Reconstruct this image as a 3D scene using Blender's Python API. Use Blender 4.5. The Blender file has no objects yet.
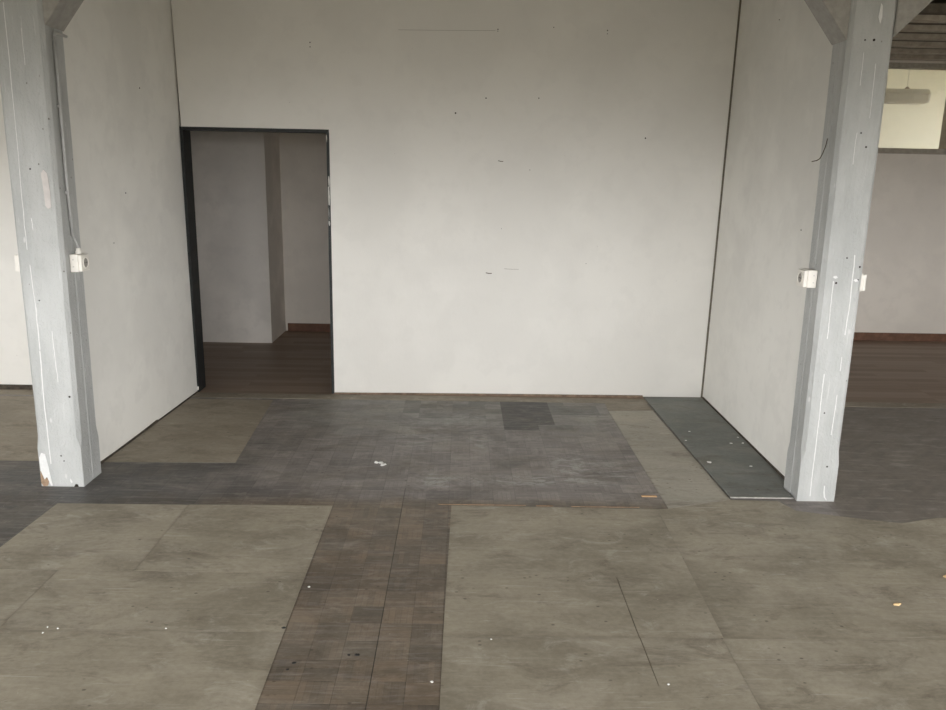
import bpy, bmesh, math, random
from mathutils import Vector, Matrix
random.seed(7)
S = bpy.context.scene
COL = S.collection
# ------------------------------------------------------------------ helpers
def link(o):
    COL.objects.link(o); return o
def obj(name, bm, mat, parent=None, smooth=False):
    bmesh.ops.recalc_face_normals(bm, faces=bm.faces)
    me = bpy.data.meshes.new(name); bm.to_mesh(me); bm.free()
    for m in (mat if isinstance(mat, (list, tuple)) else [mat]): me.materials.append(m)
    if smooth:
        for p in me.polygons: p.use_smooth = True
    o = link(bpy.data.objects.new(name, me))
    if parent is not None:
        o.parent = parent
        o.matrix_parent_inverse = Matrix.Translation(-parent.location) if parent.rotation_euler.z == 0 else parent.matrix_basis.inverted()
    return o
def tag(o, label, cat, group=None, kind=None):
    o['label'] = label; o['category'] = cat
    if group: o['group'] = group
    if kind: o['kind'] = kind
    return o
def thing(name, label, cat, loc, group=None):
    o = link(bpy.data.objects.new(name, None)); o.location = loc; o.empty_display_size = .1
    return tag(o, label, cat, group)
def struct(name, bm, mat, label, cat, parent=None):
    o = obj(name, bm, mat, parent)
    if parent is None: tag(o, label, cat, kind='structure')
    return o
def box(bm, x0, x1, y0, y1, z0, z1, mi=0):
    v = [bm.verts.new(p) for p in ((x0,y0,z0),(x1,y0,z0),(x1,y1,z0),(x0,y1,z0),(x0,y0,z1),(x1,y0,z1),(x1,y1,z1),(x0,y1,z1))]
    for f in ((3,2,1,0),(4,5,6,7),(0,1,5,4),(1,2,6,5),(2,3,7,6),(3,0,4,7)):
        bm.faces.new([v[i] for i in f]).material_index = mi
    return bm
def BX(*a): return box(bmesh.new(), *a)
def bevel(bm, w, seg=2):
    bmesh.ops.bevel(bm, geom=list(bm.edges), offset=w, segments=seg, affect='EDGES', profile=.5); return bm
def loft(bm, rings):
    """rings: list of equally long point lists; closed at both ends"""
    R = [[bm.verts.new(p) for p in r] for r in rings]
    n = len(R[0])
    for a, b in zip(R, R[1:]):
        for i in range(n): bm.faces.new((a[i], a[(i+1)%n], b[(i+1)%n], b[i]))
    bm.faces.new(R[0][::-1]); bm.faces.new(R[-1])
    return bm
def prism(pts, z0, z1):
    return loft(bmesh.new(), [[(x,y,z0) for x,y in pts], [(x,y,z1) for x,y in pts]])
def tube(bm, pts, r, n=10):
    pts = [Vector(p) for p in pts]; rings = []
    for i, p in enumerate(pts):
        d = (pts[min(i+1,len(pts)-1)] - pts[max(i-1,0)]).normalized()
        a = d.orthogonal().normalized() if i == 0 else (a - d*a.dot(d)).normalized()
        b = d.cross(a)
        rr = r[i] if isinstance(r, (list, tuple)) else r
        rings.append([p + rr*(math.cos(t)*a + math.sin(t)*b) for t in (2*math.pi*k/n for k in range(n))])
    return loft(bm, rings)
def disc(bm, c, nrm, r, t, n=14):
    c, nrm = Vector(c), Vector(nrm)
    return tube(bm, [c, c + nrm*t], r, n)
# ------------------------------------------------------------------ node DSL
class NT:
    def __init__(s, name):
        s.m = bpy.data.materials.new(name); s.m.use_nodes = True; s.t = s.m.node_tree
        s.t.nodes.clear()
        s.out = s.t.nodes.new('ShaderNodeOutputMaterial'); s.b = s.t.nodes.new('ShaderNodeBsdfPrincipled')
        s.t.links.new(s.b.outputs[0], s.out.inputs[0])
        s.co = s.t.nodes.new('ShaderNodeTexCoord').outputs['Object']
        sp = s.t.nodes.new('ShaderNodeSeparateXYZ'); s.t.links.new(s.co, sp.inputs[0])
        s.x, s.y, s.z = sp.outputs
    def set(s, i, v):
        if hasattr(v, 'is_output'): s.t.links.new(v, i)
        elif isinstance(v, tuple) and i.type == 'RGBA': i.default_value = tuple(v) + (1,)*(4-len(v))
        else: i.default_value = v
    def M(s, op, a, b=0., c=0.):
        n = s.t.nodes.new('ShaderNodeMath'); n.operation = op
        for i, v in zip(n.inputs, (a, b, c)): s.set(i, v)
        return n.outputs[0]
    def add(s, a, b): return s.M('ADD', a, b)
    def mul(s, a, b): return s.M('MULTIPLY', a, b)
    def sub(s, a, b): return s.M('SUBTRACT', a, b)
    def ss(s, v, a, b, lo=0., hi=1.):
        n = s.t.nodes.new('ShaderNodeMapRange'); n.interpolation_type = 'SMOOTHSTEP'
        s.set(n.inputs[0], v)
        for i, q in zip((1,2,3,4), (a, b, lo, hi)): n.inputs[i].default_value = q
        return n.outputs[0]
    def lin(s, v, a, b, lo=0., hi=1.):
        n = s.t.nodes.new('ShaderNodeMapRange'); s.set(n.inputs[0], v)
        for i, q in zip((1,2,3,4), (a, b, lo, hi)): n.inputs[i].default_value = q
        return n.outputs[0]
    def band(s, v, a, b, e=.004):
        return s.mul(s.ss(v, a-e, a+e), s.ss(v, b-e, b+e, 1., 0.))
    def vec(s, x, y, z=0.):
        n = s.t.nodes.new('ShaderNodeCombineXYZ')
        for i, v in zip(n.inputs, (x, y, z)): s.set(i, v)
        return n.outputs[0]
    def sc(s, sx, sy, sz=1.):
        return s.vec(s.mul(s.x, sx), s.mul(s.y, sy), s.mul(s.z, sz))
    def noise(s, v, scale, detail=4., rough=.6, dist=0.):
        n = s.t.nodes.new('ShaderNodeTexNoise'); s.set(n.inputs['Vector'], v)
        n.inputs['Scale'].default_value = scale; n.inputs['Detail'].default_value = detail
        n.inputs['Roughness'].default_value = rough; n.inputs['Distortion'].default_value = dist
        return n.outputs['Fac']
    def vor(s, v, scale, rnd=1.):
        n = s.t.nodes.new('ShaderNodeTexVoronoi'); s.set(n.inputs['Vector'], v)
        n.inputs['Scale'].default_value = scale; n.inputs['Randomness'].default_value = rnd
        return n.outputs['Distance']
    def white(s, v):
        n = s.t.nodes.new('ShaderNodeTexWhiteNoise'); n.noise_dimensions = '3D'; s.set(n.inputs['Vector'], v)
        return n.outputs['Value']
    def mix(s, f, a, b, mode='MIX'):
        n = s.t.nodes.new('ShaderNodeMix'); n.data_type = 'RGBA'; n.blend_type = mode
        s.set(n.inputs[0], f); s.set(n.inputs[6], a); s.set(n.inputs[7], b)
        return n.outputs[2]
    def mixf(s, f, a, b):
        n = s.t.nodes.new('ShaderNodeMix'); s.set(n.inputs[0], f); s.set(n.inputs[2], a); s.set(n.inputs[3], b)
        return n.outputs[0]
    def bump(s, h, dist=.002, st=1.):
        n = s.t.nodes.new('ShaderNodeBump'); s.set(n.inputs['Height'], h)
        n.inputs['Distance'].default_value = dist; n.inputs['Strength'].default_value = st
        s.t.links.new(n.outputs[0], s.b.inputs['Normal'])
    def fin(s, col, rough=.6, spec=.3):
        s.set(s.b.inputs['Base Color'], col); s.set(s.b.inputs['Roughness'], rough)
        s.b.inputs['Specular IOR Level'].default_value = spec
        return s.m
def flat(name, col, rough=.6, spec=.3, var=.12, scale=40.):
    n = NT(name); f = n.noise(n.co, scale)
    return n.fin(n.mix(n.ss(f, .3, .7), tuple(c*(1-var) for c in col), tuple(min(1, c*(1+var)) for c in col)), rough, spec)

# ------------------------------------------------------------------ materials
def mat_wall(name, base, dirt=.10):
    n = NT(name)
    big = n.noise(n.co, 1.3, 5, .55); med = n.noise(n.co, 6, 4, .6); fine = n.noise(n.sc(1,1,.5), 60, 3)
    c = n.mix(n.ss(big, .40, .60), tuple(b*(1-dirt*.55) for b in base), base)
    c = n.mix(n.mul(n.ss(med, .50, .64), .30), c, tuple(b*(1-dirt) for b in base))
    sp = n.ss(n.vor(n.co, 5.5), .010, .018, 1., 0.)
    c = n.mix(n.mul(sp, .5), c, (.25,.22,.18))
    n.bump(n.add(fine, n.mul(med, 2.)), .0012, .5)
    return n.fin(c, .75, .2)
W_ALC = mat_wall('white_wall_paint', (.79,.772,.73), .09)
W_SIDE = mat_wall('off_white_wall_paint', (.81,.795,.75), .15)
W_BACK = mat_wall('dull_white_wall_paint', (.75,.70,.635), .14)
W_PIER = mat_wall('grey_plaster', (.82,.775,.72), .25)
W_FAR = mat_wall('pale_yellow_paint', (.72,.705,.60), .1)

def mat_post():
    n = NT('grey_white_gloss_paint')
    big = n.noise(n.sc(1,1,.35), 5, 5, .6); st = n.noise(n.sc(1,1,.06), 60, 4, .6); fine = n.noise(n.sc(1,1,.35), 90, 3)
    c = n.mix(n.ss(big, .35, .7), (.39,.397,.388), (.485,.492,.482))
    c = n.mix(n.mul(n.ss(st, .58, .72), .25), c, (.30,.295,.28))
    c = n.mix(n.mul(n.ss(st, .30, .36, 1., 0.), .5), c, (.58,.58,.57))
    v = n.vor(n.sc(1,1,.7), 15); c = n.mix(n.mul(n.ss(v, .03, .075, .85, 0.), n.ss(big, .44, .52)), c, (.10,.08,.06))
    v2 = n.vor(n.sc(1.3,1.3,.5), 7); c = n.mix(n.ss(v2, .03, .07, .7, 0.), c, (.62,.61,.60))
    lump = n.noise(n.sc(1,1,.8), 38, 4, .6, 1.2)
    n.bump(n.add(n.add(n.mul(st, 1.0), n.mul(lump, 1.6)), n.mul(big, 2.)), .004, .9)
    return n.fin(c, n.lin(fine, .3, .7, .38, .55), .4)
POST = mat_post()
POST_SHADED = flat('shaded_grey_paint', (.315,.302,.278), .5, .4, .1, 30)  # post paint darkened for the braces: their shade is put into the colour
DRIP = flat('white_paint_drip', (.70,.70,.69), .35, .5, .04, 60)
PATCH = flat('pale_pinkish_filler', (.60,.565,.545), .7, .2, .06, 25)
BARE = flat('bare_wood_patch', (.26,.18,.12), .8, .2, .3, 50)
DARKHOLE = flat('dark_hole', (.035,.03,.025), .9, .1)
FRAME = flat('charcoal_door_paint', (.018,.020,.020), .5, .3, .3, 20)
TORN = flat('torn_white_paint', (.62,.60,.57), .8, .2)
PLASTIC = flat('off_white_plastic', (.80,.77,.71), .4, .4, .03, 20)
PLASTIC_GREY = flat('pale_grey_plastic', (.62,.60,.56), .4, .4, .03, 20)
SOCKHOLE = flat('socket_recess', (.30,.285,.26), .5, .3)
PIPE = flat('grey_painted_pipe', (.44,.44,.43), .45, .4, .06, 40)
WIRE = flat('brown_wire', (.10,.075,.05), .6, .3)
WOODCHIP = flat('fresh_wood', (.78,.56,.30), .7, .2, .15, 80)
LATH = flat('orange_brown_lath', (.31,.205,.13), .7, .2, .25, 30)
FLAKE = flat('white_flake', (.80,.79,.76), .7, .2, .08, 60)
SPOT = flat('black_tar', (.015,.013,.012), .4, .5)
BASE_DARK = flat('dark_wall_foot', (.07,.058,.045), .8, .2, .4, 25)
WINFRAME = flat('grey_brown_frame', (.36,.325,.275), .6, .3, .15, 20)
TINLAMP = flat('grey_lamp_diffuser', (.62,.61,.55), .4, .4, .04)
FACADE = flat('window_frame_white', (.6,.6,.58), .5, .3)

def wear(n, c, k=1.):
    """dust, scuffs, scratches and specks common to every floor covering here"""
    dust = n.noise(n.sc(1, 1.5), 2.4, 6, .68, .5)
    c = n.mix(n.mul(n.ss(dust, .47, .63), .30*k), c, (.50,.455,.37))
    scuf = n.noise(n.sc(1, 1.7), 5.0, 7, .74, .7)
    c = n.mix(n.mul(n.ss(scuf, .54, .68), .34*k), c, (.56,.525,.45))
    dk = n.noise(n.sc(.9, 1.8), 3.4, 7, .74, .8)
    c = n.mix(n.mul(n.ss(dk, .52, .66), .42), c, (.125,.104,.08))
    scr = n.noise(n.sc(.30, 8.), 9, 4, .65, 1.6)
    c = n.mix(n.mul(n.ss(scr, .61, .67), .30*k), c, (.62,.58,.51))
    gr = n.noise(n.sc(1,1.3), 34., 5, .7)
    c = n.mix(n.ss(gr, .44, .66, 0., .13*k), c, n.mix(.5, c, (.62,.57,.48)))
    c = n.mix(n.ss(gr, .38, .54, .08, 0.), c, (.09,.075,.06))
    jit = n.noise(n.sc(1,1), 2.2, 3)
    sp = n.mul(n.ss(n.vor(n.sc(1,1.6), 13), .06, .12, 1., 0.), n.ss(jit, .47, .56))
    c = n.mix(n.mul(sp, .62), c, (.055,.042,.032))
    ws = n.mul(n.ss(n.vor(n.sc(1.17,1.9), 9), .022, .035, 1., 0.), n.ss(jit, .55, .45))
    c = n.mix(n.mul(ws, .6), c, (.72,.68,.60))
    return c, dust, scuf

def parquet(n, t, x0, warm, cool, contrast):
    """mosaic parquet: square blocks of five slats, direction alternating"""
    u = n.M('DIVIDE', n.sub(n.x, x0), t); v = n.M('DIVIDE', n.y, t)
    iu, iv = n.M('FLOOR', u), n.M('FLOOR', v); fu, fv = n.M('FRACT', u), n.M('FRACT', v)
    par = n.M('FLOORED_MODULO', n.add(iu, iv), 2.)
    across = n.mixf(par, fu, fv); along = n.mixf(par, fv, fu)
    s5 = n.mul(across, 5.); sl = n.M('FLOOR', s5); fs = n.M('FRACT', s5)
    r1 = n.white(n.vec(iu, iv, 3.)); r2 = n.white(n.vec(iu, iv, n.add(sl, 10.)))
    tone = n.add(n.mul(r1, .62), n.mul(r2, .38))
    gr = n.noise(n.vec(n.mul(n.add(across, n.mul(r1, 7.)), 14.), n.mul(along, 2.), n.mul(r2, 9.)), 1.6, 3)
    tone = n.add(n.mul(n.sub(tone, .5), contrast), n.mul(n.sub(gr, .5), .5))
    tone = n.ss(tone, -.55, .55)
    c = n.mix(tone, cool, warm)
    ed = n.M('MINIMUM', n.M('MINIMUM', fu, n.sub(1., fu)), n.M('MINIMUM', fv, n.sub(1., fv)))
    eu = n.M('MINIMUM', fu, n.sub(1., fu))
    es = n.M('MINIMUM', fs, n.sub(1., fs))
    c = n.mix(n.ss(ed, .002, .020, .16, 0.), c, (.05,.04,.032))
    c = n.mix(n.mul(n.ss(eu, .002, .016, .40, 0.), n.ss(n.white(n.vec(iu, n.M('FLOOR', n.mul(v, .4)), 4.)), .3, .5)), c, (.035,.028,.022))
    c = n.mix(n.ss(es, .02, .10, .22, 0.), c, (.06,.05,.04))
    return c, iu, iv, ed

def mat_floor():
    n = NT('worn_mosaic_parquet')
    brown, iu, iv, ed = parquet(n, .12, -.645, (.250,.192,.135), (.125,.106,.084), .85)
    grey, _, _, _ = parquet(n, .12, -.645, (.310,.276,.254), (.190,.172,.162), .95)
    strip = n.ss(n.add(n.y, n.mul(n.noise(n.sc(1,1), 3.), .25)), 3.98, 4.16, 1., 0.)
    strip = n.mul(strip, n.ss(n.x, 1.2, 1.5, 1., 0.))
    c = n.mix(strip, grey, brown)
    # tide of grey-green old lino glue round the left post, thinning to the right
    ed_n = n.mul(n.sub(n.noise(n.sc(1,2.), 3., 5), .5), .9)
    lino = n.mul(n.ss(n.add(n.x, ed_n), -1.75, -.75, 1., 0.), n.ss(n.y, 4.75, 5.15, 1., 0.))
    c = n.mix(n.mul(lino, .88), c, n.mix(n.noise(n.sc(1,3), 5.), (.048,.049,.047), (.083,.083,.078)))
    # greenish worn zone near the back wall
    gz = n.mul(n.ss(n.add(n.y, ed_n), 4.75, 5.5), n.band(n.x, -1.2, 1.12, .15))
    c = n.mix(n.mul(gz, .65), c, n.mix(n.noise(n.sc(1,2), 6.), (.165,.168,.152), (.290,.285,.258)))
    # blocks blackened by a stain, with the stepped edge of whole blocks
    cx = n.add(n.mul(n.add(iu, .5), .12), -.645); cy = n.mul(n.add(iv, .5), .12)
    stn = n.mul(n.band(cx, .27, .70), n.band(cy, 5.20, 5.86))
    cut = n.M('MULTIPLY', n.ss(cy, 5.29, 5.31, 1., 0.), n.ss(cx, .50, .52))
    stn = n.mul(stn, n.sub(1., cut))
    c = n.mix(n.mul(stn, .93), c, n.mix(n.noise(n.sc(1,2), 9.), (.022,.021,.019), (.050,.047,.042)))
    tail = n.mul(n.mul(n.band(cx, .70, 1.02), n.band(cy, 5.55, 5.86)), n.ss(n.white(n.vec(iu, iv, 5.)), .25, .5))
    c = n.mix(n.mul(tail, .6), c, (.085,.090,.082))
    tail2 = n.mul(n.mul(n.band(cx, -.35, .27), n.band(cy, 5.45, 5.86)), n.ss(n.white(n.vec(iu, iv, 8.)), .5, .6))
    c = n.mix(n.mul(tail2, .5), c, (.085,.088,.080))
    tail3 = n.mul(n.mul(n.band(cx, .5, .95), n.band(cy, 5.05, 5.30)), n.ss(n.white(n.vec(iu, iv, 2.)), .45, .6))
    c = n.mix(n.mul(tail3, .4), c, (.080,.084,.076))
    # chalky scuffs
    def ell(x, y, rx, ry, k):
        d = n.M('SQRT', n.add(n.M('POWER', n.M('ABSOLUTE', n.M('DIVIDE', n.sub(n.x, x), rx)), 2.), n.M('POWER', n.M('ABSOLUTE', n.M('DIVIDE', n.sub(n.y, y), ry)), 2.)))
        return n.mul(n.ss(d, .2, 1., k, 0.), n.ss(n.noise(n.sc(1,2.2), 9., 6, .78, .9), .44, .60))
    for a in ((.80,4.40,.42,.30,.75), (.35,4.24,.7,.13,.7), (.70,4.62,.22,.2,.6), (.15,4.95,.12,.35,.6), (-.25,5.05,.30,.5,.5), (-.12,4.22,.18,.22,.7), (.05,5.35,.3,.35,.35), (1.0,5.45,.25,.3,.35)):
        c = n.mix(ell(*a), c, (.46,.45,.43))
    pat = n.noise(n.sc(1,1.6), 1.9, 6, .7, .8)
    c = n.mix(n.ss(pat, .46, .58, 0., .42), c, n.mix(strip, (.088,.080,.077), (.085,.066,.048)))
    hz = n.noise(n.sc(.7, 7.), 6., 5, .7, .5)
    c = n.mix(n.ss(hz, .50, .64, 0., .20), c, (.40,.37,.35))
    c, dust, scuf = wear(n, c, .50)
    # right-hand bay: darker, browner old parquet
    rb = n.ss(n.x, 1.95, 2.05)
    c = n.mix(n.mul(rb, .72), c, n.mix(n.noise(n.vec(n.mul(n.add(n.x, n.y), 1.), n.mul(n.sub(n.x, n.y), 4.)), 3., 5, .65), (.085,.079,.070), (.255,.222,.184)))
    rs = n.noise(n.vec(n.add(n.x, n.mul(n.y, .6)), n.mul(n.y, 4.)), 5., 6, .72, .6)
    c = n.mix(n.mul(rb, n.ss(rs, .52, .66, 0., .45)), c, (.38,.35,.31))
    # the open joint running along the brown strip
    c = n.mix(n.mul(n.band(n.x, -.2885, -.2855, .0015), n.ss(n.y, 4.1, 4.12, .75, 0.)), c, (.015,.012,.01))
    n.bump(n.add(n.ss(ed, 0., .03), n.mul(scuf, .6)), .0015, .6)
    return n.fin(c, n.lin(dust, .3, .7, .42, .62), .35)
FLOOR = mat_floor()

def mat_board(name, lo, hi, seed, k=1., streak=1.):
    n = NT(name)
    off = n.t.nodes.new('ShaderNodeVectorMath'); off.operation = 'ADD'; n.set(off.inputs[0], n.co); off.inputs[1].default_value = (seed*3.1, seed*5.7, 0)
    n.co = off.outputs[0]
    sp = n.t.nodes.new('ShaderNodeSeparateXYZ'); n.t.links.new(n.co, sp.inputs[0]); n.x, n.y, n.z = sp.outputs
    a = n.noise(n.sc(1,1.5), 1.7, 6, .62, .5); b = n.noise(n.sc(.5,5), 8, 4, .65, .6)
    c = n.mix(n.ss(a, .32, .68), lo, hi)
    c = n.mix(n.mul(n.ss(b, .45, .75), .28*streak), c, tuple(q*.72 for q in lo))
    c, dust, scuf = wear(n, c, k)
    gs = n.t.nodes.new('ShaderNodeSeparateXYZ'); n.t.links.new(n.t.nodes['Texture Coordinate'].outputs['Generated'], gs.inputs[0])
    eg = n.M('MINIMUM', n.M('MINIMUM', gs.outputs[0], n.sub(1., gs.outputs[0])), n.M('MINIMUM', gs.outputs[1], n.sub(1., gs.outputs[1])))
    c = n.mix(n.mul(n.ss(n.add(eg, n.mul(n.sub(n.noise(n.sc(1,1), 5., 5), .5), .05)), -.005, .020, 1., 0.), .20), c, (.085,.068,.05))
    n.bump(n.add(b, scuf), .0012, .5)
    return n.fin(c, n.lin(dust, .3, .7, .5, .68), .28)
BO = [mat_board('worn_grey_tan_hardboard', (.265,.236,.178), (.385,.345,.265), s, 1.1) for s in (0, 1.3, 2.9)]
BEIGE = mat_board('brown_grey_hardboard', (.255,.220,.168), (.325,.285,.222), 4.1, .7)
PALE = mat_board('pale_grey_hardboard', (.34,.318,.265), (.44,.412,.345), 5.2, .9)
GREEN = mat_board('slate_grey_panel', (.155,.164,.153), (.215,.224,.208), 6.4, .40)
EDGE = flat('pale_panel_edge', (.37,.36,.33), .6, .3, .3, 30)
THRESH = mat_board('threshold_wood', (.22,.19,.145), (.32,.28,.22), 7.7, .8)

def mat_brown():
    n = NT('brown_plank_floor')
    v = n.M('DIVIDE', n.y, .09); iv = n.M('FLOOR', v); fv = n.M('FRACT', v)
    r = n.white(n.vec(iv, n.M('FLOOR', n.mul(n.add(n.x, n.mul(n.white(n.vec(iv, 1., 1.)), 3.)), .9)), 2.))
    g = n.noise(n.sc(1.2, 14.), 3., 5, .6, .5)
    c = n.mix(n.ss(n.add(n.mul(r, .5), n.mul(g, .6)), .25, .85), (.215,.150,.108), (.300,.222,.166))
    e = n.M('MINIMUM', fv, n.sub(1., fv)); c = n.mix(n.ss(e, .005, .03, .5, 0.), c, (.02,.012,.008))
    d = n.noise(n.sc(1,2), 3., 5); c = n.mix(n.mul(n.ss(d, .5, .75), .3), c, (.30,.22,.16))
    return n.fin(c, .5, .35)
BROWN = mat_brown()
SKIRT = flat('red_brown_baseboard', (.15,.075,.045), .55, .3, .2, 14)
def mat_joist():
    n = NT('weathered_ceiling_timber')
    g = n.noise(n.sc(.6, 9., 9.), 4., 5, .6)
    return n.fin(n.mix(n.ss(g, .3, .7), (.19,.160,.122), (.31,.27,.21)), .75, .2)
JOIST = mat_joist()
BOARD_SHADED = flat('shaded_ceiling_board', (.11,.095,.075), .8, .2, .2, 15)  # shade of the recesses between battens, put into the board colour
BATTEN_LIT = flat('lit_brown_batten', (.34,.30,.245), .7, .2, .15, 15)  # lighter tone paints in the light on the batten faces
def mat_glass():
    n = NT('window_glass')
    t = n.t.nodes.new('ShaderNodeBsdfTransparent'); g = n.t.nodes.new('ShaderNodeBsdfGlossy'); g.inputs['Roughness'].default_value = .02
    fr = n.t.nodes.new('ShaderNodeFresnel'); fr.inputs[0].default_value = 1.45
    m = n.t.nodes.new('ShaderNodeMixShader'); n.t.links.new(fr.outputs[0], m.inputs[0]); n.t.links.new(t.outputs[0], m.inputs[1]); n.t.links.new(g.outputs[0], m.inputs[2])
    n.t.links.new(m.outputs[0], n.out.inputs[0]); return n.m
GLASS = mat_glass()

# ------------------------------------------------------------------ setting
CEIL = 3.12
XW, XE, YS = -6.6, 7.0, -3.0
struct('floor', BX(XW, XE, YS-.2, 5.84, -.12, 0), FLOOR, 'worn grey and brown mosaic parquet floor of the hall', 'floor')
struct('floor_inner', BX(XW, XE, 5.97, 8.7, -.12, 0), BROWN, 'dark brown plank floor of the room behind the doorway', 'floor')
struct('trim_1', BX(XW, XE, 5.84, 5.97, -.12, .002), THRESH, 'pale worn threshold strip along the foot of the back wall', 'threshold')
def yb(x): return 5.992 + .0327*(x+2.05)/3.99
# back wall of the alcove, doorway notch at its left
def back_wall():
    bm = bmesh.new()
    XR0, XR1, XL1 = 1.9285, 1.9625, -2.063
    o = [(-.9746,.006),(XR0,.006),(XR1,CEIL),(XL1,CEIL),(-2.0395,1.9912),(-.9746,1.9912)]
    f = [bm.verts.new((x, yb(x), z)) for x, z in o]; b = [bm.verts.new((x, yb(x)+.12, z)) for x, z in o]
    bm.faces.new(f); bm.faces.new(b[::-1])
    for i in range(6): bm.faces.new((f[i], f[(i+1)%6], b[(i+1)%6], b[i]))
    return bm
wb = struct('wall_back', back_wall(), W_ALC, 'white back wall of the alcove with a doorway at its left', 'wall')
for x, z, r in ((-1.096,2.585,.007),(-1.096,2.555,.006),(.237,2.702,.007),(.237,2.690,.005),(.634,2.724,.006),(1.019,2.712,.007),(1.019,2.69,.005),(.163,2.233,.008),(-.056,2.125,.010),(.546,2.241,.007),(1.341,1.977,.009),(.499,1.733,.005),(.30,1.30,.004),(.95,1.05,.004)):
    obj('nail_hole', disc(bmesh.new(), (x, yb(x)+.002, z), (0,-1,0), r*.62, .003), DARKHOLE, wb)
for x0, z0, x1, z1, w in ((.19,.967,.235,.963,.0035),(.33,1.0,.44,.998,.001),(.262,1.795,.30,1.791,.0025),(-.47,2.683,.22,2.694,.0007)):
    obj('scratch', tube(bmesh.new(), [(x0, yb(x0), z0), ((x0+x1)/2, yb(x0)-.0005, (z0+z1)/2-.002), (x1, yb(x1), z1)], w, 6), WIRE, wb)
def side(name, p, q, label, mat, cat='wall'):      # p: footprint at the floor, q: footprint at the ceiling
    return struct(name, loft(bmesh.new(), [[(x,y,.004) for x,y in p], [(x,y,CEIL) for x,y in q]]), mat, label, cat)
XL = lambda y, z: -2.098 + (y-4.285)*.0365 - z*.0105
XR = lambda y, z: 1.889 + (y-4.18)*.0210 + z*.0112
wl = side('wall_left', [(XL(4.285,0),4.285),(XL(6.112,0),6.112),(-2.2,6.112),(-2.2,4.285)], [(XL(4.285,CEIL),4.285),(XL(6.112,CEIL),6.112),(-2.22,6.112),(-2.22,4.285)], 'off-white side wall of the alcove beside the doorway', W_SIDE)
wr = side('wall_right', [(XR(4.18,0),4.18),(2.02,4.18),(2.04,6.14),(XR(6.14,0),6.14)], [(XR(4.18,CEIL),4.18),(2.045,4.18),(2.06,6.14),(XR(6.14,CEIL),6.14)], 'off-white right side wall of the alcove above the slate panel', W_SIDE)
for y, z, r in ((5.375,2.194,.008),(5.049,1.541,.008),(4.834,1.251,.006)):
    obj('nail_hole', disc(bmesh.new(), (XL(y,z)-.002, y, z), (1,0,0), r*.55, .004), DARKHOLE, wl)
for y, z, r in ((5.204,2.66,.006),(4.483,1.425,.007)):
    obj('nail_hole', disc(bmesh.new(), (XR(y,z)+.002, y, z), (-1,0,0), r*.55, .004), DARKHOLE, wr)
# dark joints in the two inner corners
JOINT = flat('joint_shadow_filler', (.16,.14,.11), .9, .1)
def joint(name, x0, z0, x1, z1, w, label):
    return struct(name, loft(bmesh.new(), [[(x0,6.02,z0),(x0+w,6.02,z0),(x0+w,6.05,z0),(x0,6.05,z0)], [(x1,6.02,z1),(x1+w,6.02,z1),(x1+w,6.05,z1),(x1,6.05,z1)]]), JOINT, label, 'joint')
joint('trim_2', -2.052, 1.995, -2.078, CEIL, .022, 'dark open joint in the left inner corner above the doorway')
joint('trim_3', 1.914, .004, 1.950, CEIL, .022, 'dark open joint in the right inner corner of the alcove')
# wall feet
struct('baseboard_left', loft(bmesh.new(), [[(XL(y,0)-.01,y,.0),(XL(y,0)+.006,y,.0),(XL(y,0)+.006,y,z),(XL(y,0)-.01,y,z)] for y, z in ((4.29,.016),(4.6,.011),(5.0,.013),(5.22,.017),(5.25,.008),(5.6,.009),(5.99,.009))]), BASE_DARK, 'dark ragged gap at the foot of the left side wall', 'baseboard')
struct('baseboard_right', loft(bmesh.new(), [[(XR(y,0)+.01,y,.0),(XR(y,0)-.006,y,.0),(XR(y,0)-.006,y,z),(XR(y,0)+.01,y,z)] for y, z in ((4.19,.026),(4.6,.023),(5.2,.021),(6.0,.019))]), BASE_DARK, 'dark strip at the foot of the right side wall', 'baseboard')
struct('baseboard_back', loft(bmesh.new(), [[(x,yb(x)-.014,.0),(x,yb(x)+.01,.0),(x,yb(x)+.01,z),(x,yb(x)-.014,z)] for x, z in ((-.972,.010),(-.3,.014),(.5,.016),(1.45,.018))]), flat('dull_brown_lath', (.20,.145,.105), .8, .2, .3, 20), 'thin brown lath at the foot of the back wall', 'baseboard')
# walls beyond the side bays
struct('wall_outer_left', BX(XW, -2.2, 6.0, 6.12, .01, CEIL), W_ALC, 'bright white wall of the bay left of the left post', 'wall')
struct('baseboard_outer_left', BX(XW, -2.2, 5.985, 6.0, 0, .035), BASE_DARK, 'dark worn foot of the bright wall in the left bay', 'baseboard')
# far wall with the high inner window
def far_wall():
    bm = bmesh.new()
    for a in ((XW,4.2,0,CEIL),(5.75,XE,0,CEIL),(4.2,5.75,0,1.985),(4.2,5.75,2.88,CEIL)): box(bm, a[0], a[1], 8.47, 8.6, a[2], a[3])
    return bm
struct('wall_far', far_wall(), W_BACK, 'dull white far wall below the high inner window', 'wall')
struct('baseboard_far', BX(-1.86, XE, 8.452, 8.47, 0, .085), SKIRT, 'red-brown baseboard along the far wall', 'baseboard')
win = struct('window_1', BX(4.2, 5.75, 8.450, 8.6, 1.985, 2.04), WINFRAME, 'high inner window in the far wall with a grey-brown frame', 'window')
obj('head_rail', BX(4.2, 5.75, 8.455, 8.6, 2.835, 2.88), WINFRAME, win)
for x in (4.2, 5.70): obj('jamb', BX(x, x+.05, 8.46, 8.6, 2.04, 2.835), WINFRAME, win)
obj('pane', BX(4.25, 5.70, 8.53, 8.534, 2.04, 2.835), GLASS, win)
# pier seen through the doorway
struct('wall_pier', BX(-3.3, -1.887, 7.828, 8.47, .0, CEIL), W_PIER, 'scuffed grey plaster pier seen through the doorway', 'wall')
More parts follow.
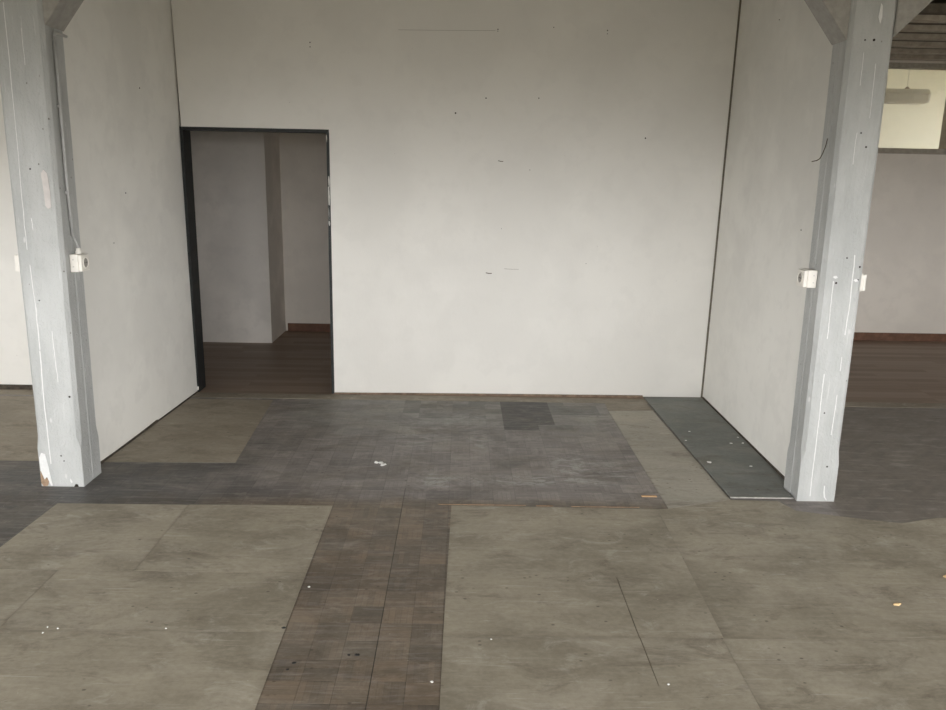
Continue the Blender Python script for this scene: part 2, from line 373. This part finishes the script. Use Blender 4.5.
# outer shell: rear wall with the windows that light the hall
SILL, HEAD = .80, 2.25
WINS = [(-6.3,-4.3),(-4.1,-2.1),(-1.9,.1),(.3,2.3),(2.5,4.5),(4.7,6.7)]
ADDED_SIDES = [(-2.7,-.9),(-.7,1.1),(1.3,3.1)]  # unseen side windows, added to brighten the alcove's side walls
def pane_wall(a0, a1, wins, put):
    bm = bmesh.new()
    put(bm, a0, a1, 0, SILL); put(bm, a0, a1, HEAD, CEIL)
    xs = [a0] + [q for w in wins for q in w] + [a1]
    for a, b in zip(xs[0::2], xs[1::2]): put(bm, a, b, SILL, HEAD)
    return bm
struct('wall_rear', pane_wall(XW, XE, WINS, lambda bm,a,b,c,d: box(bm,a,b,YS-.2,YS,c,d)), W_SIDE, 'white wall with a row of windows behind the viewer', 'wall')
struct('wall_outer_west', pane_wall(YS-.2, 8.7, ADDED_SIDES, lambda bm,a,b,c,d: box(bm,XW-.2,XW,a,b,c,d)), W_SIDE, 'white wall far to the left with added windows', 'wall')
struct('wall_outer_east', pane_wall(YS-.2, 8.7, ADDED_SIDES, lambda bm,a,b,c,d: box(bm,XE,XE+.2,a,b,c,d)), W_SIDE, 'white wall far to the right with added windows', 'wall')
wn = 1
def sash(a, b, put, label):
    global wn; wn += 1
    w = struct('window_%d' % wn, put(a, b, SILL, SILL+.05), FACADE, label, 'window')
    obj('head_rail', put(a, b, HEAD-.05, HEAD), FACADE, w)
    for x in (a, (a+b)/2-.025, b-.05): obj('mullion', put(x, x+.05, SILL+.05, HEAD-.05), FACADE, w)
ORD = ('first','second','third','fourth','fifth','sixth')
for i, (a, b) in enumerate(WINS): sash(a, b, lambda p,q,c,d: BX(p,q,YS-.14,YS-.06,c,d), ORD[i]+' window from the left in the wall behind the viewer')
for i, (a, b) in enumerate(ADDED_SIDES):
    sash(a, b, lambda p,q,c,d: BX(XW-.14,XW-.06,p,q,c,d), ORD[i]+' unseen added window of the far left wall')
    sash(a, b, lambda p,q,c,d: BX(XE+.06,XE+.14,p,q,c,d), ORD[i]+' unseen added window of the far right wall')
# ceiling and joists
ce = struct('ceiling', BX(XW, XE, YS-.2, 8.7, CEIL, CEIL+.1), JOIST, 'dark weathered board ceiling', 'ceiling')
for y in (-2.8,-2.0,-1.2,-.4,.4,1.2,2.0,2.8,3.6,4.75): obj('joist', BX(XW, XE, y, y+.12, CEIL-.15, CEIL), JOIST, ce)
CEIL2 = 2.905
cb = struct('ceiling_inner', BX(2.1, XE, 6.13, 8.47, CEIL2, CEIL2+.06), BOARD_SHADED, 'boarded ceiling over the right back room with painted-in shade between lit battens', 'ceiling')
for y in (6.22,6.60,6.98,7.36,7.74,8.10): obj('batten', BX(2.1, XE, y, y+.11, CEIL2-.036, CEIL2), BATTEN_LIT, cb)
obj('beam', BX(XW, XE, 4.03, 4.24, CEIL-.22, CEIL), JOIST, ce)
# next room, seen through the inner window
def lamp_room():
    bm = bmesh.new()
    box(bm, 2.4, 8.6, 11.3, 11.45, 0, 3.9); box(bm, 2.3, 2.4, 8.6, 11.45, 0, 3.9); box(bm, 8.6, 8.7, 8.6, 11.45, 0, 3.9); box(bm, 2.3, 8.7, 8.5, 8.62, CEIL, 4.0)
    return bm
struct('wall_next_room', lamp_room(), W_FAR, 'pale yellow wall of the next room behind the inner window', 'wall')
struct('floor_next_room', BX(2.3, 8.7, 8.6, 11.45, -.12, 0), BROWN, 'floor of the next room', 'floor')
def roof():  # roof opening is an unseen skylight, added and sized to light this room
    bm = bmesh.new()
    for a in ((2.3,5.0,8.6,11.45),(5.9,8.7,8.6,11.45),(5.0,5.9,8.6,10.0),(5.0,5.9,10.22,11.45)): box(bm, *a, 3.9, 4.0)
    return bm
struct('ceiling_next_room', roof(), W_FAR, 'ceiling of the next room round an added skylight', 'ceiling')
struct('trim_4', BX(5.72, 5.86, 9.62, 9.78, 0, 2.70), WINFRAME, 'grey upright standing behind the inner window at its right', 'upright')
# hanging fluorescent lamp in the next room
lamp = thing('pendant_lamp', 'long grey fluorescent lamp hanging behind the high inner window', 'lamp', (5.05, 9.7, 2.70))
def lamp_body():
    sec = [(-.11,2.625),(-.095,2.60),(.095,2.60),(.11,2.625),(.12,2.70),(.09,2.755),(-.09,2.755),(-.12,2.70)]
    return loft(bmesh.new(), [[(x, 9.7+a*s, 2.69+(b-2.69)*s) for a, b in sec] for x, s in ((4.30,.9),(4.32,1),(5.40,1),(5.43,.90))])
obj('diffuser', lamp_body(), TINLAMP, lamp)
for x in (4.48, 5.20):
    obj('mount', loft(bmesh.new(), [[(x-.035,9.68,2.753),(x+.035,9.68,2.753),(x+.035,9.72,2.753),(x-.035,9.72,2.753)], [(x-.008,9.695,2.79),(x+.008,9.695,2.79),(x+.008,9.705,2.79),(x-.008,9.705,2.79)]]), WINFRAME, lamp)
    obj('suspension_wire', tube(bmesh.new(), [(x,9.7,2.785),(x,9.7,3.9)], .004, 6), TINLAMP, lamp)

# ------------------------------------------------------------------ doorway frame
def door_liner():
    bm = bmesh.new(); T = .021
    def bar(x0a, x1a, z0a, x0b, x1b, z0b): pass
    yL, yR = yb(-2.05)-.004, yb(-.975)-.004
    # left post, slightly leaning as the corner does
    loft(bm, [[(-2.044,yL,.0),(-2.044+T,yL,.0),(-2.044+T,yL+.165,.0),(-2.044,yL+.165,.0)], [(-2.050,yL,1.991),(-2.050+T,yL,1.991),(-2.050+T,yL+.165,1.991),(-2.050,yL+.165,1.991)]])
    return bm
dr = struct('door_1', door_liner(), FRAME, 'open doorway lined with black-painted boards in the alcove corner', 'doorway')
obj('head_board', loft(bmesh.new(), [[(-2.029,yb(-2.03)-.004,1.969),(-2.029,yb(-2.03)+.16,1.969),(-2.029,yb(-2.03)+.16,1.991),(-2.029,yb(-2.03)-.004,1.991)], [(-.975,yb(-.975)-.004,1.969),(-.975,yb(-.975)+.16,1.969),(-.975,yb(-.975)+.16,1.991),(-.975,yb(-.975)-.004,1.991)]]), FRAME, dr)
obj('jamb', BX(-.994, -.9735, yb(-.98)-.003, yb(-.98)+.16, 0, 1.969), FRAME, dr)
for z0, z1, x0, x1 in ((1.90,1.955,-.995,-.988),(1.58,1.66,-.986,-.975),(1.45,1.585,-.990,-.977),(1.30,1.335,-.990,-.979),(1.34,1.44,-.988,-.984)):
    y = yb(-.98)-.006
    m = (z0+z1)/2
    obj('torn_paint', loft(bmesh.new(), [[(x0+.003,y,z0),(x1-.003,y,z0),(x1-.003,y+.004,z0),(x0+.003,y+.004,z0)], [(x0-.001,y,m),(x1,y,m),(x1,y+.004,m),(x0-.001,y+.004,m)], [(x0,y,z1),(x1-.004,y,z1),(x1-.004,y+.004,z1),(x0,y+.004,z1)]]), TORN, dr)
obj('white_chip', BX(-2.036, -2.024, yb(-2.03)-.008, yb(-2.03)-.003, .018, .045), TORN, dr)

# ------------------------------------------------------------------ timber posts
def post_body(x0, x1, y0, y1, lean0, lean1, crack_side):
    """square below, stopped chamfers above; a drying crack down the alcove side"""
    my = y0 + (y1-y0)*.50
    def ring(z, c):
        a, b = x0 + lean0*(z-1.2), x1 + lean1*(z-1.2)
        g, w = .007, .005
        r = [(a+c,y0),(b-c,y0),(b,y0+c)]
        if crack_side > 0: r += [(b,my-w),(b-g,my),(b,my+w)]
        r += [(b,y1-c),(b-c,y1),(a+c,y1),(a,y1-c)]
        if crack_side < 0: r += [(a,my+w),(a+g,my),(a,my-w)]
        r += [(a,y0+c)]
        return [(x,y,z) for x,y in r]
    e = .0015
    lv = [(0,e),(.215,e),(.245,.008),(.285,.019)]
    z = .5
    while z < CEIL-.24: lv.append((z, .019 + random.uniform(-.002,.002))); z += .22
    lv.append((CEIL-.22, .019))
    return loft(bmesh.new(), [ring(z, c) for z, c in lv])
def brace(parent, xf, s, y0, y1, zb, slope, name='brace'):
    """diagonal strut from the post face xf rising outwards (s = +1 right, -1 left)"""
    t = .15; top = CEIL-.22
    dz = t*math.sqrt(1+slope*slope)
    pts = [(xf, zb), (xf+s*(top-zb)/slope, top), (xf+s*(top-zb-dz)/slope, top), (xf, zb+dz)]
    bm = loft(bmesh.new(), [[(x,y0,z) for x,z in pts], [(x,y1,z) for x,z in pts]])
    bevel(bm, .004, 1)
    return obj(name, bm, POST_SHADED, parent)
def strip(parent, name, mat, pts, w, y, t=.0018):
    """thin run of paint on a post's front face: pts are (x, z), w the widths"""
    if not isinstance(w, (list, tuple)): w = [w]*len(pts)
    w = [q*.78 for q in w]
    bm = loft(bmesh.new(), [[(x-q/2,y,z),(x-q/4,y-t,z),(x+q/4,y-t,z),(x+q/2,y,z)] for (x,z), q in zip(pts, w)])
    return obj(name, bm, mat, parent)
def blob(parent, name, mat, pts, y, t=.002):
    return obj(name, loft(bmesh.new(), [[(x,y,z) for x,z in pts], [(x,y-t,z) for x,z in pts]]), mat, parent)
def run(pts, k=4):
    out = []
    for (a, b) in zip(pts, pts[1:]):
        for i in range(k): f = i/k; out.append((a[0]+(b[0]-a[0])*f + random.uniform(-.0016,.0016), a[1]+(b[1]-a[1])*f))
    return out + [pts[-1]]

LP = thing('timber_post', 'thick grey-white painted timber post left of the alcove doorway', 'post', (-2.14, 4.18, 0), 'painted timber posts')
YL = 4.0715
obj('post_body', post_body(-2.258, -2.0215, YL, 4.283, .0005, .0052, 1), POST, LP)
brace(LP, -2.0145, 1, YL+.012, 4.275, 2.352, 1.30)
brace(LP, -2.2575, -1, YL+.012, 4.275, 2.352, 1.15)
strip(LP, 'paint_drip', DRIP, run([(-2.189,2.45),(-2.192,1.96),(-2.200,1.53),(-2.201,1.279)]), .0055, YL)
strip(LP, 'paint_drip', DRIP, run([(-2.194,1.203),(-2.188,.97),(-2.189,.76)]), [.006]*4+[.009]*5, YL)
strip(LP, 'paint_drip', DRIP, run([(-2.190,.755),(-2.196,.433),(-2.194,.129)]), .0085, YL)
strip(LP, 'paint_drip', DRIP, run([(-2.118,2.336),(-2.117,2.169)]), .004, YL)
strip(LP, 'paint_drip', DRIP, run([(-2.117,.86),(-2.117,.75),(-2.112,.588)]), .006, YL)
strip(LP, 'paint_drip', DRIP, run([(-2.163,1.44),(-2.160,1.38)]), .006, YL)
blob(LP, 'filler_patch', PATCH, [(-2.086,1.50),(-2.072,1.485),(-2.058,1.495),(-2.056,1.57),(-2.062,1.66),(-2.078,1.678),(-2.093,1.66),(-2.088,1.58)], YL, .003)
blob(LP, 'bare_patch', BARE, [(-2.257,.02),(-2.245,.0),(-2.222,.004),(-2.214,.03),(-2.225,.06),(-2.240,.10),(-2.256,.085)], YL)
blob(LP, 'white_patch', DRIP, [(-2.252,.09),(-2.236,.04),(-2.222,.055),(-2.205,.005),(-2.196,.006),(-2.204,.07),(-2.211,.13),(-2.219,.185),(-2.240,.192),(-2.253,.165)], YL, .003)
for x, z, r in ((-2.144,1.68,.006),(-2.060,.507,.008),(-2.136,.176,.006),(-2.123,.147,.005),(-2.166,1.02,.005)):
    obj('nail_hole', disc(bmesh.new(), (x, YL+.001, z), (0,-1,0), r*.7, .002, 10), DARKHOLE, LP)
blob(LP, 'dark_chip', DARKHOLE, [(-2.082,.0),(-2.058,.0),(-2.060,.012),(-2.072,.016)], YL)
blob(LP, 'paint_drip', DRIP, [(-2.100,.03),(-2.092,.02),(-2.088,.028),(-2.098,.046)], YL)

RP = thing('timber_post', 'thick grey-white painted timber post standing at the front of the slate panel', 'post', (1.94, 4.09, 0), 'painted timber posts')
YR = 3.998
obj('post_body', post_body(1.8365, 2.0488, YR, 4.181, -.0052, .0010, -1), POST, RP)
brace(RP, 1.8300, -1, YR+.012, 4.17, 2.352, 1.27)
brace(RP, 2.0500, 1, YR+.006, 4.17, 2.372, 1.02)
for pts, w in (([(1.897,1.20),(1.900,1.06),(1.902,.90)],.006), ([(1.908,.713),(1.911,.40),(1.912,.03)],.007), ([(1.992,1.335),(1.997,1.10),(1.992,.922)],.0075), ([(1.990,.60),(1.985,.379)],.006), ([(1.991,.805),(1.990,.73)],.006), ([(1.925,1.93),(1.925,1.78)],.004), ([(1.912,2.30),(1.913,2.15)],.004), ([(1.977,2.25),(1.979,2.0)],.004)):
    strip(RP, 'paint_drip', DRIP, run(pts), w, YR)
strip(RP, 'paint_drip', DRIP, [(1.984,.09),(1.986,.05),(1.992,.024),(2.004,.008)], [.006,.009,.010,.006], YR)
for x, z, r in ((1.953,1.319,.006),(1.913,1.191,.008),(2.024,1.275,.007),(2.022,1.209,.007),(1.910,2.356,.006),(1.953,2.357,.009),(1.946,1.929,.006),(1.979,1.863,.007),(1.935,.50,.006),(1.985,.20,.007)):
    obj('nail_hole', disc(bmesh.new(), (x, YR+.001, z), (0,-1,0), r*.7, .002, 10), DARKHOLE, RP)
blob(RP, 'white_patch', DRIP, [(1.960,2.46),(1.972,2.43),(1.978,2.46),(1.974,2.51),(1.966,2.52)], YR)
for x, z in ((1.905,1.22),(2.012,1.205)):
    blob(RP, 'white_patch', DRIP, [(x-.012,z),(x,z-.007),(x+.013,z-.002),(x+.006,z+.008),(x-.006,z+.007)], YR, .0015)
obj('split', loft(bmesh.new(), [[(2.0470,4.018,z),(2.0505+b,4.018,z),(2.0505+b,4.026,z),(2.0470,4.026,z)] for z, b, k in ((2.08,-.001,0),(2.13,.001,0),(2.18,.001,0),(2.215,-.001,0))]), DARKHOLE, RP)

# wire stub poking out of the right post
tag(obj('wire', tube(bmesh.new(), [(1.8295,4.10,1.905),(1.824,4.098,1.868),(1.812,4.096,1.832),(1.800,4.094,1.806),(1.784,4.090,1.797),(1.758,4.088,1.791)], .0022, 6), WIRE, smooth=True), 'thin bent wire sticking out of the right post towards the alcove', 'wire')
# conduit on the left post
cx = -2.0075
cn = thing('conduit', 'thin grey painted cable conduit running down the left post to a socket', 'conduit', (cx, 4.15, 1.3))
obj('pipe', tube(bmesh.new(), [(cx+.004,4.152,2.315),(cx+.003,4.150,1.98),(cx,4.150,1.63),(cx-.002,4.166,1.345)], .0082, 10), PIPE, cn, True)
obj('bend', tube(bmesh.new(), [(cx+.004,4.152,2.31),(cx+.004,4.154,2.326),(cx+.004,4.168,2.334),(cx+.004,4.215,2.334),(cx+.004,4.275,2.332)], .0075, 10), PIPE, cn, True)
obj('cable', tube(bmesh.new(), [(cx-.002,4.166,1.36),(cx,4.168,1.345),(cx+.012,4.176,1.30),(cx+.016,4.179,1.282)], .0048, 8), PIPE, cn, True)
for z in (1.98, 1.56): obj('clip', BX(cx-.009, cx+.012, 4.138, 4.163, z, z+.012), PIPE, cn)

# ------------------------------------------------------------------ surface sockets
def socket(label, face, s, yc, zc, gland=False, wy=.094, d=.060):
    """box fixed to a post side at x=face, its socket looking along s"""
    t = thing('wall_socket', label, 'socket', (face, yc, zc-.046), 'surface sockets on the posts')
    x0, x1 = sorted((face, face+s*d*.72)); obj('housing', bevel(BX(x0, x1, yc-wy/2, yc+wy/2, zc-.046, zc+.046), .004), PLASTIC, t)
    x0, x1 = sorted((face+s*d*.72, face+s*d)); cv = obj('cover', bevel(BX(x0, x1, yc-wy/2+.003, yc+wy/2-.003, zc-.043, zc+.043), .0035), PLASTIC, t)
    xf = face+s*d
    bm = bmesh.new(); n = 20
    R = lambda r, x: [(x, yc+r*math.cos(2*math.pi*k/n), zc+r*math.sin(2*math.pi*k/n)) for k in range(n)]
    obj('socket_rim', loft(bm, [R(.031,xf-s*.001), R(.031,xf+s*.004), R(.026,xf+s*.004), R(.024,xf+s*.0005)]), PLASTIC, cv)
    obj('socket_recess', disc(bmesh.new(), (xf, yc, zc), (s,0,0), .0235, .0012, 20), SOCKHOLE, cv)
    for q in (-.0095, .0095): obj('pin_hole', disc(bmesh.new(), (xf+s*.0012, yc+q, zc), (s,0,0), .0035, .0006, 10), DARKHOLE, cv)
    for q in (-.03, .03): obj('screw', disc(bmesh.new(), (face+s*.018, yc-wy/2, zc+q*.6), (0,-1,0), .004, .0015, 10), PLASTIC_GREY, t)
    if gland:
        obj('cable_gland', tube(bmesh.new(), [(face+s*.026,yc+.005,zc+.045),(face+s*.026,yc+.005,zc+.058),(face+s*.026,yc+.005,zc+.060),(face+s*.026,yc+.005,zc+.074)], [.015,.015,.012,.011], 14), PLASTIC, t)
    return t
socket('white surface socket on the alcove side of the left post below a conduit', -2.0205, 1, 4.174, 1.208, True)
socket('white surface socket on the alcove side of the right post', 1.8345, -1, 4.091, 1.203, False, .094, .068)
socket('white surface socket on the outer side of the left post, against the bright wall', -2.2585, -1, 4.20, 1.200)
socket('white surface socket on the outer side of the right post, above the brown floor', 2.0495, 1, 4.125, 1.184)

# ------------------------------------------------------------------ loose floor sheets
TH = .0018
def sheet(label, pts, mat, th=TH, group='hardboard sheets laid over the parquet'):
    return tag(obj('floor_board', prism(pts, 0, th), mat), label, 'floor board', group)
g = .0006
sheet('grey-tan floor board right behind the front left edge, beside the brown parquet strip', [(-1.388+g,3.150),(-.648,3.142),(-.648,3.858),(-1.388+g,3.850)], BO[0])
sheet('grey-tan floor board just in front of the left post', [(-2.082,3.154),(-1.388-g,3.150),(-1.388-g,3.848),(-2.060,3.846)], BO[1])
sheet('small grey-tan floor board at the left edge of the photo in front of the left post board', [(-2.60,2.690),(-1.714-g,2.690),(-1.714-g,3.150-.0012),(-2.60,3.154-.0012)], BO[2])
sheet('wide grey-tan floor board in the second row left of the brown parquet strip', [(-1.714+g,2.690),(-.645,2.690),(-.648,3.142-.0012),(-1.714+g,3.150-.0012)], BO[1])
sheet('grey-tan floor board nearest the viewer left of the brown parquet strip', [(-2.60,1.3),(-.636,1.3),(-.645,2.690-.0012),(-2.60,2.690-.0012)], BO[0])
sx = .002
sheet('grey-tan floor board right of the brown parquet strip, behind the long slit', [(-.045,2.676),(.697-sx,2.676),(.697-.002,3.135),(.697+.002,3.135),(.697+sx,2.676),(1.018,2.676),(1.052,3.862),(-.030,3.882)], BO[2])
sheet('large grey-tan floor board in front of the right post', [(1.018+g,2.676),(4.2,2.690),(4.2,3.780),(2.5,3.800),(2.27,3.725),(2.06,3.780),(1.785,3.865),(1.735,3.990),(1.484,3.998),(1.112,3.872),(1.052+g,3.862)], BO[0])
sheet('grey-tan floor board nearest the viewer right of the brown parquet strip, with a slit', [(-.052,1.3),(1.0,1.3),(1.012,2.676-.0012),(.699+sx,2.676-.0012),(.702,2.385),(.699,2.385),(.699-sx,2.676-.0012),(-.045,2.676-.0012)], BO[1])
sheet('grey-tan floor board at the front right corner of the photo', [(1.0+.0012,1.3),(4.2,1.3),(4.2,2.690-.0012),(1.012+.0012,2.676-.0012)], BO[2])
sheet('brown-grey floor board inside the alcove in front of the doorway', [(-2.09,4.447),(-1.320,4.468),(-1.405,5.800),(-2.045,5.800)], BEIGE, .001)
sheet('brown-grey floor board in the bay behind the left post', [(-5.0,4.452),(-2.24,4.450),(-2.24,5.800),(-5.0,5.800)], BEIGE, .001)
sheet('narrow pale grey floor board along the left side of the slate panel', [(1.112,3.874),(1.482,4.0),(1.447,5.66),(1.112,5.63)], PALE)
sheet('short dark floor board between the pale strip and the back wall', [(1.112,5.640),(1.446,5.670),(1.444,5.835),(1.120,5.835)], THRESH)
# slate panel
def slate():
    bm = loft(bmesh.new(), [[(1.487,4.022,z),(1.832,4.022,z),(1.832,4.185,z),(1.892,4.20,z),(1.915,6.0,z),(1.455,6.0,z)] for z in (0.004,.011)])
    return bm
sp = tag(obj('floor_panel', slate(), GREEN), 'long slate-grey floor panel along the right alcove wall', 'floor panel')
obj('front_edge', BX(1.487, 1.833, 4.016, 4.022, .004, .0112), EDGE, sp)
obj('underlay', BX(1.50, 1.83, 4.03, 5.95, .0, .004), BASE_DARK, sp)

# ------------------------------------------------------------------ litter on the floor
def crumb(name, x, y, z, sx_, sy_, h, mat, label, cat, group=None, rot=0., n=6, sd=0):
    rnd = random.Random(sd or int(x*1000+y*77)); pts = []
    for k in range(n):
        a = 2*math.pi*k/n + rnd.uniform(-.25,.25); r = rnd.uniform(.7,1.1)
        px, py = sx_*r*math.cos(a), sy_*r*math.sin(a)
        pts.append((px*math.cos(rot)-py*math.sin(rot), px*math.sin(rot)+py*math.cos(rot)))
    bm = loft(bmesh.new(), [[(px,py,0) for px,py in pts], [(px*.9,py*.9,h*.7) for px,py in pts], [(px*.55,py*.55,h) for px,py in pts]])
    o = obj(name, bm, mat); o.location = (x, y, z)
    return tag(o, label, cat, group)
PF = 'paint flakes on the slate panel'; ZP = .011
crumb('paint_flake', 1.578, 5.145, ZP, 0.0094, 0.0086, 0.0024, FLAKE, 'white paint flake on the slate panel, farthest on its left side', 'flake', PF)
crumb('paint_flake', 1.500, 4.955, ZP, 0.0086, 0.0086, 0.0024, FLAKE, 'white paint flake at the left edge of the slate panel', 'flake', PF)
crumb('paint_flake', 1.532, 4.550, ZP, 0.0158, 0.0187, 0.0042, FLAKE, 'largest white paint flake on the slate panel, near its front left', 'flake', PF, .5, 7)
crumb('paint_flake', 1.786, 4.908, ZP, 0.0122, 0.0115, 0.0030, FLAKE, 'white paint flake in the middle of the slate panel near the wall', 'flake', PF)
crumb('paint_flake', 1.872, 5.032, ZP, 0.0086, 0.0086, 0.0024, FLAKE, 'white paint flake farthest back along the right alcove wall foot', 'flake', PF)
crumb('paint_flake', 1.866, 4.915, ZP, 0.0137, 0.0072, 0.0036, FLAKE, 'long white paint flake against the right alcove wall foot', 'flake', PF, .9)
crumb('paint_flake', 1.769, 4.491, ZP, 0.0115, 0.0108, 0.0030, FLAKE, 'white paint flake on the slate panel nearest the right post', 'flake', PF)
def smear():
    bm = bmesh.new(); rnd = random.Random(4)
    for k in range(9):
        x, y, r = rnd.uniform(-.03,.035), 0, rnd.uniform(.008,.02); y = -x*1.3 + rnd.uniform(-.03,.03)
        tube(bm, [(x,y,0),(x,y,.003),(x,y,.005)], [r, r*.8, r*.3], 7)
    return bm
o = tag(obj('plaster_crumb', smear(), FLAKE), 'crushed white plaster crumb in the middle of the dark parquet', 'crumb'); o.location = (-.472, 4.492, 0)
crumb('wood_chip', 1.819, 2.934, TH, .020, .008, .006, WOODCHIP, 'pale wood chip alone on the floor board at front right', 'wood chip', 'pale wood chips', .1, 5)
crumb('wood_chip', 2.172, 3.174, TH, .024, .011, .007, WOODCHIP, 'pale wood chip at the right edge of the photo', 'wood chip', 'pale wood chips', .2, 5)
def lath(x0, x1, y, w, h): return BX(x0, x1, y-w/2, y+w/2, 0, h)
tag(obj('wood_sliver', bevel(lath(1.005, 1.088, 4.035, .018, .004), .0012, 1), flat('orange_wood', (.56,.36,.20), .7, .2, .15, 60)), 'bright orange wood sliver near the corner of the pale floor strip', 'wood sliver', 'wood slivers')
tag(obj('wood_sliver', bevel(lath(.415, .505, 3.888, .007, .004), .001, 1), LATH), 'orange wood sliver along the rear edge of the front boards, left piece', 'wood sliver', 'wood slivers')
tag(obj('wood_sliver', bevel(lath(.60, .96, 3.885, .004, .003), .001, 1), LATH), 'long thin brown wood sliver along the rear edge of the front boards', 'wood sliver', 'wood slivers')
tag(obj('wood_sliver', bevel(lath(-.10, .36, 3.893, .004, .003), .001, 1), LATH), 'thin brown wood sliver at the rear corner of the brown parquet strip', 'wood sliver', 'wood slivers')
TS = 'black tar spots on the brown parquet'
for x, y, r, l in ((-.352,2.552,.011,'largest black tar spot on the brown parquet strip'), (-.381,2.551,.007,'small black tar spot just left of the largest one'), (-.568,2.501,.009,'black tar spot at the left of the brown parquet strip'), (-.583,2.462,.006,'small black spot nearest the viewer on the brown parquet strip'), (-.640,2.720,.009,'black spot on the edge between the strip and the left floor board')):
    z = 0 if x > -.63 else TH
    crumb('tar_spot', x+ (0 if z == 0 else -.012), y, z, r, r*.8, .002, SPOT, l, 'spot', TS, 0, 9)
WC = 'small white crumbs on the front floor'
for x, y, z, r, l in ((-.614,3.029,0,.010,'white crumb on the left side of the brown parquet strip'), (-.077,2.400,0,.010,'white crumb on the right side of the brown parquet strip'), (-1.535,2.670,TH,.007,'white crumb, nearest of the cluster at front left'), (-1.495,2.700,TH,.007,'white crumb, rightmost of the cluster at front left'), (-1.537,2.708,TH,.005,'tiny white crumb, farthest left of the cluster at front left'), (-1.093,2.706,TH,.007,'white crumb alone on the wide left floor board'), (.735,2.395,TH,.008,'white crumb beside the near end of the slit'), (.135,2.655,TH,.006,'white crumb on the board right of the brown parquet strip')):
    crumb('white_crumb', x, y, z, r*.62, r*.62, .003, FLAKE, l, 'crumb', WC)

# ------------------------------------------------------------------ light
wd = bpy.data.worlds.new('sky'); S.world = wd; wd.use_nodes = True; t = wd.node_tree; t.nodes.clear()
out = t.nodes.new('ShaderNodeOutputWorld'); bg = t.nodes.new('ShaderNodeBackground'); tc = t.nodes.new('ShaderNodeTexCoord')
sep = t.nodes.new('ShaderNodeSeparateXYZ'); rp = t.nodes.new('ShaderNodeValToRGB'); mr = t.nodes.new('ShaderNodeMapRange')
t.links.new(tc.outputs['Generated'], sep.inputs[0]); t.links.new(sep.outputs[2], mr.inputs[0])
mr.inputs[1].default_value = -1; mr.inputs[2].default_value = 1; t.links.new(mr.outputs[0], rp.inputs[0])
e = rp.color_ramp.elements
e[0].position = .47; e[0].color = (.16,.15,.12,1); e[1].position = .52; e[1].color = (1,1,1,1)
t.links.new(rp.outputs[0], bg.inputs[0]); t.links.new(bg.outputs[0], out.inputs[0])
bg.inputs['Strength'].default_value = 15.0
def portal(loc, rot, sx_, sy_):
    l = bpy.data.lights.new('daylight_portal', 'AREA'); l.shape = 'RECTANGLE'; l.size = sx_; l.size_y = sy_
    l.cycles.is_portal = True
    o = link(bpy.data.objects.new('daylight_portal', l)); o.location = loc; o.rotation_euler = rot
for a, b in WINS: portal(((a+b)/2, YS-.22, (SILL+HEAD)/2), (math.radians(90), 0, 0), b-a, HEAD-SILL)
for a, b in ADDED_SIDES:
    portal((XW-.22, (a+b)/2, (SILL+HEAD)/2), (math.radians(90), 0, math.radians(-90)), b-a, HEAD-SILL)
    portal((XE+.22, (a+b)/2, (SILL+HEAD)/2), (math.radians(90), 0, math.radians(90)), b-a, HEAD-SILL)
portal((5.45, 10.11, 4.02), (0, 0, 0), .9, .22)

# ------------------------------------------------------------------ camera
cam = bpy.data.cameras.new('camera'); co = link(bpy.data.objects.new('camera', cam))
p, r, yw = (math.radians(q) for q in (12.8853, 1.1196, 1.0017))
fwd = Vector((math.sin(yw)*math.cos(p), math.cos(yw)*math.cos(p), -math.sin(p)))
rt = Vector((math.cos(yw), -math.sin(yw), 0)); up = rt.cross(fwd)
r2 = math.cos(r)*rt + math.sin(r)*up; u2 = -math.sin(r)*rt + math.cos(r)*up
m = Matrix((r2, u2, -fwd)).transposed().to_4x4(); m.translation = (0, 0, 1.7)
co.matrix_world = m
cam.sensor_fit = 'HORIZONTAL'; cam.sensor_width = 36; cam.lens = 793.31/946*36; cam.clip_start = .05; cam.clip_end = 100
S.camera = co
S.view_settings.view_transform = 'Standard'; S.view_settings.look = 'None'; S.view_settings.gamma = 1; S.view_settings.use_curve_mapping = False
S.view_settings.exposure = 0
S.cycles.max_bounces = 12; S.cycles.diffuse_bounces = 8; S.cycles.sample_clamp_indirect = 8
